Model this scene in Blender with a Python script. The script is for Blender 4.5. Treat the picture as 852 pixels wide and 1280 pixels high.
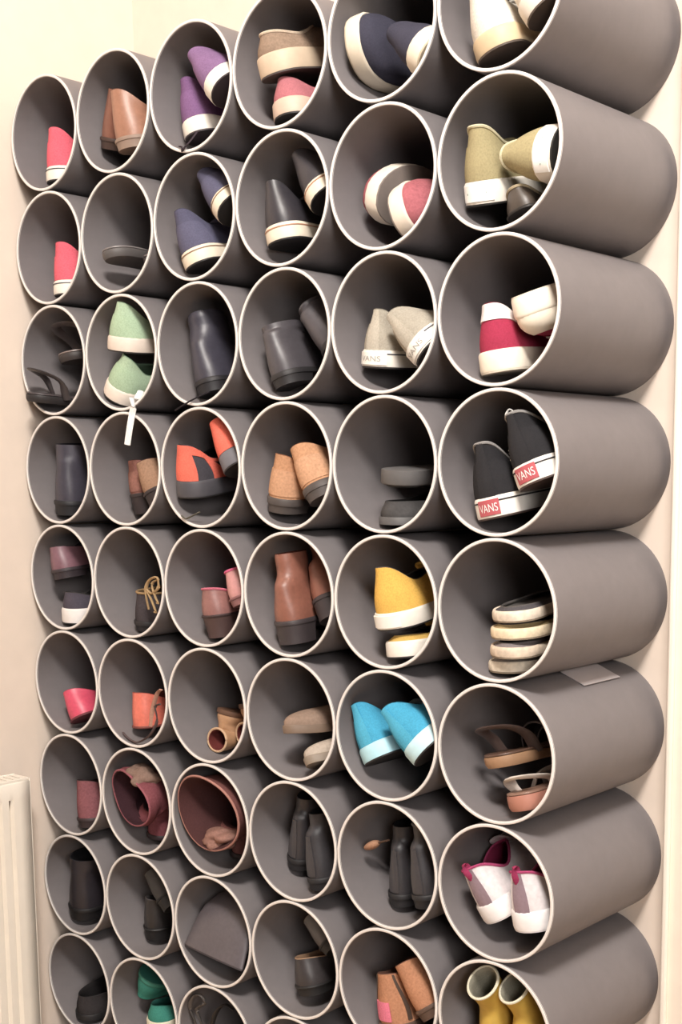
import bpy, math, random
import numpy as np
from mathutils import Matrix, Vector

random.seed(7)
for o in list(bpy.data.objects):
    bpy.data.objects.remove(o, do_unlink=True)
SC = bpy.context.scene
COL = SC.collection
R_ = math.radians

# ------------------------------------------------------------------ camera
PITCH = 0.2                         # pipe diameter in metres; origin = mouth of the pipe in row 4, column 4
PIPE_L = 0.3014
CAM_R = np.array([[0.752624, 0.6584, -0.008124],
                  [0.083796, -0.108011, -0.990612],
                  [-0.653097, 0.744878, -0.136463]])     # rows: right, down, forward
CAM_C = np.array([7.012277, -6.990201, -0.091263]) * PITCH
CAM_F, CAM_CX, CAM_CY = 1575.613, 464.598, 813.985
cd = bpy.data.cameras.new('camera')
cam = bpy.data.objects.new('camera', cd)
COL.objects.link(cam)
cd.sensor_fit = 'VERTICAL'
cd.sensor_height = 36.0
cd.lens = CAM_F * 36.0 / 1280
cd.shift_x = (426 - CAM_CX) / 1280
cd.shift_y = (CAM_CY - 640) / 1280
cd.clip_start = 0.05
m = np.eye(4)
m[:3, 0], m[:3, 1], m[:3, 2], m[:3, 3] = CAM_R[0], -CAM_R[1], -CAM_R[2], CAM_C
cam.matrix_world = Matrix(m.tolist())
SC.camera = cam

# ------------------------------------------------------------------ light
SC.view_settings.view_transform = 'Standard'
SC.view_settings.look = 'None'
SC.view_settings.gamma = 1.0
SC.view_settings.use_curve_mapping = False
SC.view_settings.exposure = 0.0
W = bpy.data.worlds.new('room_daylight')
SC.world = W
W.use_nodes = True
W.node_tree.nodes['Background'].inputs['Color'].default_value = (1.0, 0.95, 0.92, 1)
W.node_tree.nodes['Background'].inputs['Strength'].default_value = 0.08


def area(name, loc, target, size, power, color):
    l = bpy.data.lights.new(name, 'AREA')
    l.shape = 'DISK'
    l.size = size
    l.energy = power
    l.color = color
    o = bpy.data.objects.new(name, l)
    COL.objects.link(o)
    o.location = loc
    o.rotation_euler = (Vector(target) - Vector(loc)).to_track_quat('-Z', 'Y').to_euler()
    return o


area('ceiling_lamp_light', (1.5, -1.6, 2.0), (-0.1, 0.1, -0.2), 0.6, 148, (1.0, 0.94, 0.88))
area('right_fill_light', (3.2, -2.3, 0.6), (-0.3, 0.1, -0.35), 1.2, 58, (1.0, 0.95, 0.91))  # fill light added from the right to brighten the lower left wall


# ------------------------------------------------------------------ helpers
def pix(px, py, Y):
    """point on the plane Y (depth behind the pipe mouths) seen at photo pixel px, py"""
    d = CAM_R.T @ np.array([(px - CAM_CX) / CAM_F, (py - CAM_CY) / CAM_F, 1.0])
    t = (Y - CAM_C[1]) / d[1]
    return CAM_C + t * d


def lin(c):
    if isinstance(c, str):
        c = [int(c[i:i + 2], 16) / 255 for i in (0, 2, 4)]
    return tuple((v / 12.92 if v <= 0.04045 else ((v + 0.055) / 1.055) ** 2.4) for v in c)


MATS = {}


def mat(color, kind='canvas', name=None):
    key = (color, kind)
    if key in MATS:
        return MATS[key]
    mt = bpy.data.materials.new(name or kind + '_' + color)
    mt.use_nodes = True
    nt = mt.node_tree
    b = nt.nodes['Principled BSDF']
    rough, scale, var, bump, spec = {
        'canvas': (.9, 420, .22, .35, .2), 'leather': (.42, 160, .16, .25, .5), 'suede': (.95, 260, .28, .3, .1),
        'rubber': (.55, 90, .08, .05, .4), 'rope': (.95, 130, .3, .9, .1), 'plastic': (.55, 60, .05, .04, .25),
        'paint': (.75, 30, .03, .03, .3), 'gloss': (.25, 30, .03, .0, .5), 'felt': (.97, 200, .2, .5, .08),
        'metal': (.3, 40, .05, .0, .5)}[kind]
    c = lin(color)
    if kind not in ('plastic', 'paint', 'gloss', 'metal'):      # pulled towards grey in the colour, to offset the warm light
        g = .3 * c[0] + .6 * c[1] + .1 * c[2]
        c = tuple(v + (g - v) * .16 for v in c)
    tc = nt.nodes.new('ShaderNodeTexCoord')
    n = nt.nodes.new('ShaderNodeTexNoise')
    n.inputs['Scale'].default_value = scale
    n.inputs['Detail'].default_value = 3
    n2 = nt.nodes.new('ShaderNodeTexNoise')
    n2.inputs['Scale'].default_value = 18
    n2.inputs['Detail'].default_value = 4
    nt.links.new(tc.outputs['Object'], n.inputs['Vector'])
    nt.links.new(tc.outputs['Object'], n2.inputs['Vector'])
    add = nt.nodes.new('ShaderNodeMath')
    add.operation = 'ADD'
    nt.links.new(n.outputs['Fac'], add.inputs[0])
    nt.links.new(n2.outputs['Fac'], add.inputs[1])
    mr = nt.nodes.new('ShaderNodeMapRange')
    mr.inputs['From Min'].default_value = .6
    mr.inputs['From Max'].default_value = 1.4
    nt.links.new(add.outputs[0], mr.inputs['Value'])
    mx = nt.nodes.new('ShaderNodeMix')
    mx.data_type = 'RGBA'
    mx.inputs['A'].default_value = (*[v * (1 - var) for v in c], 1)
    mx.inputs['B'].default_value = (*[min(1, v * (1 + var)) for v in c], 1)
    nt.links.new(mr.outputs[0], mx.inputs['Factor'])
    nt.links.new(mx.outputs['Result'], b.inputs['Base Color'])
    b.inputs['Roughness'].default_value = rough
    b.inputs['Specular IOR Level'].default_value = spec
    if kind == 'metal':
        b.inputs['Metallic'].default_value = 1
    if bump:
        bp = nt.nodes.new('ShaderNodeBump')
        bp.inputs['Strength'].default_value = bump
        bp.inputs['Distance'].default_value = .0006
        nt.links.new(n.outputs['Fac'], bp.inputs['Height'])
        nt.links.new(bp.outputs['Normal'], b.inputs['Normal'])
    MATS[key] = mt
    return mt


def mesh_obj(name, verts, faces, material, parent=None, smooth=True):
    me = bpy.data.meshes.new(name)
    me.from_pydata([tuple(float(q) for q in v) for v in verts], [], faces)
    me.update()
    if smooth:
        me.polygons.foreach_set('use_smooth', [True] * len(me.polygons))
        me.set_sharp_from_angle(angle=R_(50))
    me.materials.append(material)
    o = bpy.data.objects.new(name, me)
    COL.objects.link(o)
    if parent:
        o.parent = parent
    return o


def tag(o, label=None, cat=None, group=None, kind=None):
    for k, v in (('label', label), ('category', cat), ('group', group), ('kind', kind)):
        if v:
            o[k] = v
    return o


def bbox(x0, x1, y0, y1, z0, z1):
    v = [(x, y, z) for x in (x0, x1) for y in (y0, y1) for z in (z0, z1)]
    f = [(0, 1, 3, 2), (4, 6, 7, 5), (0, 4, 5, 1), (2, 3, 7, 6), (0, 2, 6, 4), (1, 5, 7, 3)]
    return v, f


def box(name, x0, x1, y0, y1, z0, z1, material, parent=None, bevel=0):
    v, f = bbox(x0, x1, y0, y1, z0, z1)
    o = mesh_obj(name, v, f, material, parent, smooth=False)
    if bevel:
        b = o.modifiers.new('bevel', 'BEVEL')
        b.width = bevel
        b.segments = 2
    return o


def loft(rings, close_start=False, close_end=False, loop=True):
    """rings: list of (n,3) arrays -> verts, faces"""
    n = len(rings[0])
    v = np.concatenate(rings)
    f = []
    for i in range(len(rings) - 1):
        for k in range(n if loop else n - 1):
            k2 = (k + 1) % n
            f.append((i * n + k, i * n + k2, (i + 1) * n + k2, (i + 1) * n + k))
    if close_start:
        f.append(tuple(reversed(range(n))))
    if close_end:
        f.append(tuple(range((len(rings) - 1) * n, len(rings) * n)))
    return v, f


def tube_mesh(pts, r, n=6, flat=1.0, taper=False):
    pts = [np.array(p, float) for p in pts]
    rings = []
    up = np.array([0.13, 0.21, 0.97])
    for i, p in enumerate(pts):
        t = pts[min(i + 1, len(pts) - 1)] - pts[max(i - 1, 0)]
        t /= np.linalg.norm(t) + 1e-9
        s = np.cross(t, up)
        if np.linalg.norm(s) < 1e-3:
            s = np.cross(t, (1, 0, 0))
        s /= np.linalg.norm(s)
        u = np.cross(s, t)
        an = np.arange(n) * 2 * math.pi / n
        k = .35 + .65 * math.sin(math.pi * (i + .6) / (len(pts) + .2)) ** .6 if taper else 1.0
        rings.append(p + np.outer(np.cos(an), s) * r * k + np.outer(np.sin(an), u) * r * flat * k)
    return loft(rings, True, True)


def smooth_path(pts, k=4):
    """Catmull-Rom"""
    P = [np.array(p, float) for p in pts]
    P = [2 * P[0] - P[1]] + P + [2 * P[-1] - P[-2]]
    out = []
    for i in range(1, len(P) - 2):
        for j in range(k):
            t = j / k
            out.append(.5 * (2 * P[i] + (P[i + 1] - P[i - 1]) * t + (2 * P[i - 1] - 5 * P[i] + 4 * P[i + 1] - P[i + 2]) * t * t
                             + (3 * P[i] - P[i - 1] - 3 * P[i + 1] + P[i + 2]) * t ** 3))
    out.append(P[-2])
    return out


# ------------------------------------------------------------------ room
X_LEFT, Y_BACK, Z_FLOOR, Z_CEIL = -0.7105, PIPE_L + .0006, -1.3, 2.1
wall_m = mat('e2d3c5', 'paint', 'cream_wall_paint')
tag(box('wall_back', X_LEFT - .1, 2.2, Y_BACK, Y_BACK + .1, Z_FLOOR, Z_CEIL, wall_m), kind='structure')
tag(box('wall_left', X_LEFT - .1, X_LEFT, -2.6, Y_BACK, Z_FLOOR, Z_CEIL, wall_m), kind='structure')
tag(box('floor', X_LEFT - .1, 2.2, -2.6, Y_BACK + .1, Z_FLOOR - .1, Z_FLOOR, mat('b59a7c', 'paint')), kind='structure')
tag(box('ceiling', X_LEFT - .1, 2.2, -2.6, Y_BACK + .1, Z_CEIL, Z_CEIL + .1, mat('f2ebe2', 'paint')), kind='structure')
# door architrave on the back wall beyond the rack
tr = box('trim_1', .512, .585, Y_BACK - .012, Y_BACK, Z_FLOOR, .76, mat('f3e6d6', 'paint'), bevel=.004)
tag(tr, kind='structure')
box('trim_bead', .512, .522, Y_BACK - .02, Y_BACK - .011, Z_FLOOR, .76, mat('f6ebdd', 'paint'), tr, bevel=.003)


# ------------------------------------------------------------------ radiator on the left wall
def radiator():
    t = bpy.data.objects.new('radiator', None)
    COL.objects.link(t)
    t.location = (X_LEFT, -.6, -1.19)
    tag(t, 'white ribbed steel panel radiator on the side wall beside the pipes', 'radiator')
    w = mat('efe7da', 'gloss', 'radiator_enamel')
    H, T = .61, .082
    y0, y1 = -.45, .53           # relative to t
    # ribbed front panel
    per, n = .0245, int((y1 - y0) / .0245)
    prof = []
    y = y0
    prof.append((y0, 0))
    while y + per < y1 - .004:
        for f, d in ((.1, 0), (.24, -.009), (.40, -.009), (.54, 0), (1.0, 0)):
            prof.append((y + per * f, d))
        y += per
    prof.append((y1, 0))
    rings = []
    for z, k in ((.0, 0), (.03, 0), (.045, 1), (H - .048, 1), (H - .033, 0), (H - .004, 0), (H, -.4)):
        rings.append(np.array([(T + (d * k if k >= 0 else -.003), yy, z) for yy, d in prof]))
    v, f = loft(rings, loop=False)
    o = mesh_obj('front_panel', v, f, w, t)
    s = o.modifiers.new('thick', 'SOLIDIFY')
    s.thickness = .0015
    s.offset = -1
    box('back_panel', .028, .034, y0, y1, 0, H - .01, w, t)
    box('side_cover', .026, T - .0005, y1, y1 + .0025, .01, H + .002, w, t, bevel=.001)
    box('side_cover', .026, T - .0005, y0 - .0025, y0, .01, H + .002, w, t, bevel=.001)
    # top grille: frame bars and slats
    for x in (.029, T - .006):
        box('grille_rail', x, x + .004, y0, y1, H - .001, H + .004, w, t, bevel=.001)
    g = None
    for i in range(int((y1 - y0) / .014)):
        yy = y0 + .007 + i * .014
        if g is None:
            g = box('grille_slat', .033, T - .006, -.0045, .0045, H, H + .0025, w, t)
            s = g
        else:
            s = g.copy()
            COL.objects.link(s)
        s.location = (0, yy, 0)
    for yy in (y0 + .12, y1 - .12):
        box('wall_bracket', 0, .028, yy - .015, yy + .015, .08, H - .08, w, t)
    return t


radiator()

# ------------------------------------------------------------------ pipes
N = 72
PIPE_OR, PIPE_IR = .0993, .0945
an = np.arange(N) * 2 * math.pi / N
cs, sn = np.cos(an), np.sin(an)


def ring(r, y):
    return np.stack([r * cs, np.full(N, y), r * sn], 1)


pipe_grey = mat('777273', 'plastic', 'grey_pipe_plastic')
rim_white = mat('dfdad6', 'plastic', 'pale_pipe_core')


def pipe_meshes():
    y0 = .0012
    v, f = loft([ring(PIPE_IR, PIPE_L), ring(PIPE_IR, .1), ring(PIPE_IR, y0), ring(PIPE_OR, y0), ring(PIPE_OR, .1), ring(PIPE_OR, PIPE_L),
                 ring(PIPE_IR, PIPE_L)])
    b = mesh_obj('storage_pipe', v, f, pipe_grey)
    v, f = loft([ring(PIPE_IR - .0001, y0 + .0015), ring(PIPE_IR + .0004, .0003), ring(PIPE_IR + .0008, 0), ring(PIPE_OR - .0008, 0), ring(PIPE_OR - .0003, .0003), ring(PIPE_OR + .0001, y0 + .0015)])
    c = mesh_obj('cut_rim', v, f, rim_white, b)
    c['label'] = 'pale cut edge of the pipe'
    return b, c


PB, PC = pipe_meshes()


def centre(c, r):
    return np.array([(c - 4) * PITCH, 0.0, (4 - r) * PITCH])


PIPE_TXT = {}          # filled by the contents below
first = [True]


def add_pipe(c, r, label, group='grey pipes stacked as a shoe rack'):
    if first[0]:
        b, k = PB, PC
        first[0] = False
    else:
        b = PB.copy()
        COL.objects.link(b)
        k = PC.copy()
        COL.objects.link(k)
        k.parent = b
    b.location = centre(c, r)
    tag(b, label, 'pipe', group)
    return b


# ------------------------------------------------------------------ shoe builder
def sm(x):
    x = np.clip(x, 0, 1)
    return x * x * (3 - 2 * x)


NA = 40
AA = -np.arange(NA) * 2 * math.pi / NA


class Last:
    def __init__(s, L=.24, wh=.029, wb=.036, wt=.028, side=1, base=.022, heel=0.0, spring=.008, toe=2.2,
                 c0=.012, c1=.48, cw=.028, zh=.078, zs=.062, zf=.092, tb=.04, bulge=.003, shaft=None):
        s.__dict__.update(locals())
        s.tx = np.array([0, .15, .42, .72, .88, 1.0])
        s.ty = np.array([wh * .97, wh, (wh * .86 + wb * .08), wb, wt, wt * .8])

    def half(s, q):
        g = np.linspace(0, 1, 201)
        w = np.interp(g, s.tx, s.ty)
        k = np.ones(15) / 15
        w = np.convolve(np.pad(w, 7, 'edge'), k, 'valid')
        w = np.interp(q, g, w)
        e = np.where(q < .14, np.sqrt(np.clip(1 - (1 - q / .14) ** 2, 0, 1)), 1.0)
        e2 = np.clip(1 - np.clip((q - .76) / .24, 0, 1) ** s.toe, 0, 1) ** (1 / s.toe)
        return w * e * e2

    def cy(s, q):
        return s.side * .007 * np.sin(math.pi * np.clip(q, 0, 1)) - s.side * .006 * np.clip((q - .6) / .4, 0, 1)

    def z_sole(s, q):
        return s.base + s.heel * sm((.66 - q) / .36) + s.spring * np.clip((q - .7) / .3, 0, 1) ** 2

    def z_low(s, q):
        return s.heel * sm((.66 - q) / .36) + s.spring * np.clip((q - .7) / .3, 0, 1) ** 2

    def S(s, a, off=0.0, zf=None):
        q = .5 - .5 * np.cos(a)
        sg = np.where(np.sin(a) >= 0, 1, -1)
        x, y = s.L * q, sg * s.half(q) + s.cy(q)
        if np.any(off):
            h = 1e-3
            q1, q2 = .5 - .5 * np.cos(a - h), .5 - .5 * np.cos(a + h)
            s1, s2 = np.where(np.sin(a - h) >= 0, 1, -1), np.where(np.sin(a + h) >= 0, 1, -1)
            tx, ty = s.L * (q2 - q1), s2 * s.half(q2) + s.cy(q2) - s1 * s.half(q1) - s.cy(q1)
            l = np.sqrt(tx * tx + ty * ty) + 1e-12
            x, y = x - ty / l * off * 1.0, y + tx / l * off
            # orientation: a increases heel -> +y -> toe, so outward is (-ty, tx)
        z = s.z_sole(q) if zf is None else zf(q)
        return np.stack([x, y, z + 0 * x], -1)

    def Cr(s, a):
        q = .5 - .5 * np.cos(a)
        x = s.L * (s.c0 + (s.c1 - s.c0) * q)
        y = s.cw * np.sin(a) * (1 - .12 * q) + s.cy(x / s.L)
        lift = s.heel
        z = np.where(q < .5, s.zh + (s.zs - s.zh) * sm(q * 2), s.zs + (s.zf - s.zs) * sm(q * 2 - 1)) + lift * np.where(q < 1, 1, 1) * (1 - .3 * q)
        return np.stack([x, y, z], -1)

    def surf(s, a, t):
        a, t = np.broadcast_arrays(np.asarray(a, float), np.asarray(t, float))
        P0, P3 = s.S(a), s.Cr(a)
        d = P3[..., :2] - P0[..., :2]
        l = np.linalg.norm(d, axis=-1)
        f = sm((l - .02) / .07)
        hz = P3[..., 2] - P0[..., 2]
        out = -d / (l[..., None] + 1e-6)
        P1 = P0.copy()
        P1[..., :2] += out * s.bulge
        P1[..., 2] += (1 - f) * .4 * hz + f * s.tb * .95
        P2 = P3.copy()
        P2[..., :2] -= ((1 - f) * .12 + f * .52)[..., None] * d
        P2[..., 2] = P0[..., 2] + (1 - f) * .72 * hz + f * (s.tb + (hz - s.tb) * .5)
        t = t[..., None]
        return P0 * (1 - t) ** 3 + 3 * P1 * t * (1 - t) ** 2 + 3 * P2 * t * t * (1 - t) + P3 * t ** 3

    def normal(s, a, t, h=2e-3):
        da = s.surf(a + h, t) - s.surf(a - h, t)
        dt = s.surf(a, np.minimum(t + h, 1)) - s.surf(a, np.maximum(t - h, 0))
        n = np.cross(dt, da)
        return n / (np.linalg.norm(n, axis=-1, keepdims=True) + 1e-12)

    def shaft_rings(s, inset=0.0, ns=8):
        """rings above the collar: shaft = dict(H, bend deg, rx, ry, flare, wob)"""
        if not s.shaft:
            return []
        sh = dict(H=.06, bend=0, rx=.04, ry=.033, rx1=None, ry1=None, wob=0.0, seed=0, lean=0)
        sh.update(s.shaft)
        sh['rx1'] = sh['rx1'] or sh['rx']
        sh['ry1'] = sh['ry1'] or sh['ry']
        c = s.Cr(AA)
        ctr = c.mean(0)
        rng = random.Random(sh['seed'])
        ph = [rng.uniform(0, 6.28) for _ in range(6)]
        out = []
        prev = ctr.copy()
        for j in range(1, ns + 1):
            q = j / ns
            th = R_(sh['lean'] + sh['bend'] * min(1, q * 1.25))
            d = np.array([-math.sin(th), 0, math.cos(th)])
            prev = prev + d * sh['H'] / ns
            e1 = np.array([math.cos(th), 0, math.sin(th)])
            rx = sh['rx'] + (sh['rx1'] - sh['rx']) * q - inset
            ry = sh['ry'] + (sh['ry1'] - sh['ry']) * q - inset
            w = 1 + sh['wob'] * (np.sin(2 * AA + ph[0] + q * 2) * .6 + np.sin(3 * AA + ph[1] - q * 3) * .4) * min(1, q * 1.3) + sh['wob'] * .35 * math.sin(q * 14 + ph[2])
            p = prev + np.outer(-rx * np.cos(AA) * w, e1) + np.outer(ry * np.sin(AA) * w, (0, 1, 0))
            k = sm(q * 2.2)
            if k < 1:
                c2 = c + (prev - ctr)
                if inset:
                    c2 = prev + (c2 - prev) * .9
                p = p * k + c2 * (1 - k)
            out.append(p)
        return out


def patch(last, a0, a1, t0, t1, off, na=8, nt=5):
    A, T = np.meshgrid(np.linspace(a0, a1, na), np.linspace(t0, t1, nt), indexing='ij')
    O = np.full(A.shape, off)
    P = last.surf(A, T)
    Nn = last.normal(A, T)
    ctr = np.array([last.L * .4, 0, .02])
    sgn = np.sign(np.sum(Nn * (P - ctr), -1, keepdims=True))
    Nn = Nn * sgn
    top = (P + Nn * O[..., None]).reshape(-1, 3)
    bot = (P - Nn * .0004).reshape(-1, 3)
    v = np.concatenate([top, bot])
    f = []
    M = na * nt
    for i in range(na - 1):
        for j in range(nt - 1):
            k = i * nt + j
            f.append((k, k + nt, k + nt + 1, k + 1))
    bd = [(i * nt, (i + 1) * nt) for i in range(na - 1)] + [((na - 1) * nt + j, (na - 1) * nt + j + 1) for j in range(nt - 1)] \
        + [((i + 1) * nt + nt - 1, i * nt + nt - 1) for i in range(na - 1)] + [(j + 1, j) for j in range(nt - 1)]
    for p, q in bd:
        f.append((p, p + M, q + M, q))
    return v, f


def empty(name):
    t = bpy.data.objects.new(name, None)
    t.empty_display_size = .03
    COL.objects.link(t)
    return t


def logo_text(last, txt, z0, h, off, material, parent, name='logo', arc0=0.0, width=None):
    """flat lettering wrapped round the heel of the foxing"""
    cu = bpy.data.curves.new('t', 'FONT')
    cu.body = txt
    cu.align_x = 'CENTER'
    cu.size = 1
    to = bpy.data.objects.new('t', cu)
    COL.objects.link(to)
    dg = bpy.context.evaluated_depsgraph_get()
    me = bpy.data.meshes.new_from_object(to.evaluated_get(dg))
    bpy.data.objects.remove(to)
    v = np.array([q.co[:] for q in me.vertices])
    f = [tuple(p.vertices) for p in me.polygons]
    k = h / max(1e-6, v[:, 1].max() - v[:, 1].min())
    xx = v[:, 0] * k
    if width:
        xx = xx * width / (xx.max() - xx.min())
    ag = np.linspace(-1.3, 1.3, 241)
    P = last.S(ag, .0035 + off, lambda q: 0 * q)
    al = np.concatenate([[0], np.cumsum(np.linalg.norm(np.diff(P[:, :2], axis=0), axis=1))])
    al -= np.interp(0, ag, al)
    # seen from behind the heel the wearer's left (+y) is on the left
    s_ = -(xx + arc0)
    px, py = np.interp(s_, al, P[:, 0]), np.interp(s_, al, P[:, 1])
    vv = np.stack([px, py, z0 + (v[:, 1] - v[:, 1].min()) * k], 1)
    return mesh_obj(name, vv, f, material, parent, smooth=False)


def make_shoe(name, side=1, up='8a8a8a', upk='canvas', lining='3a3636', sole='2a2727', fox=None, fh=.027, foxk='rubber',
              heel_block=None, laces=None, toe_cap=None, counter=None, strip=None, stripe=None, tongue=None, plate=None, plate_txt=None, plate_a=.4,
              panels=(), outk='rubber', tab=None, scale=1.0, buckle=None, trim=None, **lp):
    t = empty(name)
    if fox:
        lp.setdefault('base', fh - .004)
    else:
        lp.setdefault('base', .008)
    la = Last(side=side, **lp)
    hb = la.heel
    # upper
    rows = [la.surf(AA, q) for q in np.linspace(0, 1, 10)]
    rings_up = rows + la.shaft_rings()
    v, f = loft(rings_up, close_start=True)
    mesh_obj('upper', v, f, mat(up, upk), t)
    # lining, from the lip down to the insole
    def inset(P, ky=.9, kx=.965, dz=0):
        c = P.mean(0)
        q = P.copy()
        q[:, 1] = c[1] + (q[:, 1] - c[1]) * ky
        q[:, 0] = c[0] + (q[:, 0] - c[0]) * kx
        q[:, 2] += dz
        return q
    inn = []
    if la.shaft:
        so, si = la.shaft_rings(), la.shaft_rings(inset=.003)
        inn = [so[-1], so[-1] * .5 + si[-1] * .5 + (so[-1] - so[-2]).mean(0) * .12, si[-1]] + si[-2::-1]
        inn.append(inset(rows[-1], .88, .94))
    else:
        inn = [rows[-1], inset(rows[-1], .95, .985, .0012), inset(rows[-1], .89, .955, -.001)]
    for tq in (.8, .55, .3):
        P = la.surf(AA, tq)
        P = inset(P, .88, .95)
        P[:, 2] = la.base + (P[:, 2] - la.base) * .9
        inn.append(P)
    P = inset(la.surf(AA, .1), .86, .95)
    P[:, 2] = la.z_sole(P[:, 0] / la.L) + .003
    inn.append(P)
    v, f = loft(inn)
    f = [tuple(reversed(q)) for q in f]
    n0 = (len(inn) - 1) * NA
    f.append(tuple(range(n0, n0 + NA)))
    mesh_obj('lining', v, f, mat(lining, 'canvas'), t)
    # trim round the opening
    if trim:
        src = la.shaft_rings()[-1] if la.shaft else rows[-1]
        v, f = tube_mesh(list(src) + [src[0], src[1]], .0022, 6)
        mesh_obj('collar_trim', v, f, mat(trim, 'canvas'), t)
    # sole
    if fox:
        lowz = lambda d: (lambda q: la.z_low(q) + d)
        rr = [la.S(AA, .0005, lowz(.003)), la.S(AA, .003, lowz(.003)), la.S(AA, .0036, lowz(.006)), la.S(AA, .0034, lowz(fh - .004)), la.S(AA, .0022, lowz(fh - .0012)),
              la.S(AA, .0008, lowz(fh)), la.S(AA, -.004, lowz(fh - .002))]
        v, f = loft(rr, close_start=True)
        fo = mesh_obj('foxing', v, f, mat(fox, foxk), t)
        fo['label'] = 'rubber band round the sole' if foxk == 'rubber' else 'braided rope sole'
        if stripe:
            rr = [la.S(AA, .003, lowz(fh * .74)), la.S(AA, .0042, lowz(fh * .75)), la.S(AA, .0042, lowz(fh * .81)), la.S(AA, .003, lowz(fh * .82))]
            v, f = loft(rr)
            mesh_obj('stripe', v, f, mat(stripe, 'rubber'), fo)
        if plate:
            ag = np.linspace(-plate_a, plate_a, 15)
            rr = [la.S(ag, .0034, lowz(fh * .18)), la.S(ag, .0047, lowz(fh * .2)), la.S(ag, .0047, lowz(fh * .86)), la.S(ag, .0034, lowz(fh * .88))]
            v, f = loft(rr, loop=False)
            pl = mesh_obj('heel_plate', v, f, mat(plate, 'rubber'), t)
            if plate_txt:
                txt, colr, hf, wf = (tuple(plate_txt) + (.36, .84))[:4] if len(plate_txt) == 2 else plate_txt
                arc = la.S(ag, .0047, lowz(0))
                arc = np.linalg.norm(np.diff(arc, axis=0), axis=1).sum()
                logo_text(la, txt, fh * (.52 - hf / 2), fh * hf, .0017, mat(colr, 'rubber'), pl, width=arc * wf)
        rr = [la.S(AA, -.001, lowz(0)), la.S(AA, .0025, lowz(.0006)), la.S(AA, .0028, lowz(.0036)), la.S(AA, .0, lowz(.0036))]
        v, f = loft(rr, close_start=True, close_end=True)
        mesh_obj('outsole', v, f, mat(sole, outk), t)
    else:
        th = la.base
        low = lambda d: (lambda q: la.z_low(q) + d)
        rr = [la.S(AA, -.0015, low(0)), la.S(AA, .0025, low(.001)), la.S(AA, .003, low(th - .002)), la.S(AA, .0015, low(th)), la.S(AA, -.004, low(th))]
        v, f = loft(rr, close_start=True, close_end=True)
        mesh_obj('outsole', v, f, mat(sole, outk), t)
    if hb > .004:
        lim = math.acos(1 - 2 * .25)
        ag = np.linspace(lim, -lim, 21)
        tp = (heel_block or {}).get('taper', .92)
        colr = (heel_block or {}).get('color', sole)
        rr = []
        for q in np.linspace(0, 1, 5):
            P = la.S(ag, .001, lambda u: la.z_low(u) + .001)
            c = P[:, :2].mean(0)
            k = tp + (1 - tp) * q ** 1.5
            P[:, :2] = c + (P[:, :2] - c) * k
            P[:, 2] = P[:, 2] * q
            rr.append(P)
        v, f = loft(rr, close_start=True, close_end=True)
        mesh_obj('heel', v, f, mat(colr, outk), t)
    def pt(nm, colr, kind, *a):
        v, f = patch(la, *a)
        return mesh_obj(nm, v, f, mat(colr, kind), t)
    if counter:
        pt('heel_counter', counter, upk, -.85, .85, .05, .62, .0011, 12, 6)
    if strip:
        pt('heel_strip', strip, upk, -.2, .2, .04, .99, .0016, 4, 8)
    if toe_cap:
        pt('toe_cap', toe_cap, 'rubber', math.pi - .8, math.pi + .8, .02, .42, .0012, 12, 6)
    for i, (nm, colr, kind, a0, a1, t0, t1) in enumerate(panels):
        pt(nm, colr, kind, a0, a1, t0, t1, .0014 + .0003 * (i % 3), 5 + int(abs(a1 - a0) * 12), 8)
    if laces:
        d0 = .42
        for sgn in (-1, 1):
            pt('eyestay', tongue or up, upk, math.pi + sgn * d0 * .75, math.pi + sgn * d0 * 1.7, .56, .98, .0012, 4, 6)
        ls = []
        vs, fs = [], []
        tt = np.linspace(.6, .95, 5)
        for i in range(5):
            for a0, a1, ta, tb_ in ((-1.15, 1.15, tt[i], tt[min(i + 1, 4)]), (1.15, -1.15, tt[i], tt[min(i + 1, 4)])):
                a = math.pi + np.linspace(a0, a1, 7) * d0
                tq = np.linspace(ta, tb_, 7)
                P = la.surf(a, tq)
                nn = la.normal(a, tq)
                nn *= np.sign(nn[:, 2:3] + 1e-9)
                P = P + nn * (.0022 + .0012 * np.sin(np.linspace(0, math.pi, 7)))[:, None]
                v, f = tube_mesh(list(P), .0021, 5, .6)
                k = sum(len(q) for q in vs)
                vs.append(v)
                fs += [tuple(u + k for u in q) for q in f]
        # the bow
        top = la.surf(math.pi, .9) + np.array([0, 0, .004])
        for sgn in (-1, 1):
            lp_ = smooth_path([top, top + (.004, sgn * .012, .003), top + (.012, sgn * .024, -.004), top + (.016, sgn * .02, -.008), top + (.006, sgn * .01, 0), top], 3)
            v, f = tube_mesh(lp_, .0019, 5)
            k = sum(len(q) for q in vs)
            vs.append(v)
            fs += [tuple(u + k for u in q) for q in f]
        mesh_obj('laces', np.concatenate(vs), fs, mat(laces, 'canvas'), t)
        # tongue behind the laces
        cf = la.surf(math.pi, 1.0)
        ys = np.linspace(-.018, .018, 7)
        rr = []
        for dx, dz, k in ((.010, -.005, 1), (.001, .003, 1), (-.005, .008, .95), (-.008, .011, .75)):
            rr.append(np.stack([cf[0] + dx - 6 * ys ** 2, cf[1] + ys * k, cf[2] + dz - 9 * ys ** 2], 1))
        v, f = loft(rr, loop=False)
        o = mesh_obj('tongue', v, f, mat(tongue or up, upk), t)
        so_ = o.modifiers.new('thick', 'SOLIDIFY')
        so_.thickness = .003
        so_.offset = 0
    if tab:
        b = la.surf(0.0, 1.0) if not la.shaft else la.shaft_rings()[-1][0]
        v, f = tube_mesh(smooth_path([b + (-.001, 0, -.016), b + (-.005, 0, -.004), b + (-.004, 0, .008), b + (.002, 0, .006), b + (.004, 0, -.006)], 4), .0045, 6, .35)
        mesh_obj('pull_tab', v, f, mat(tab, 'canvas'), t)
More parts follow.
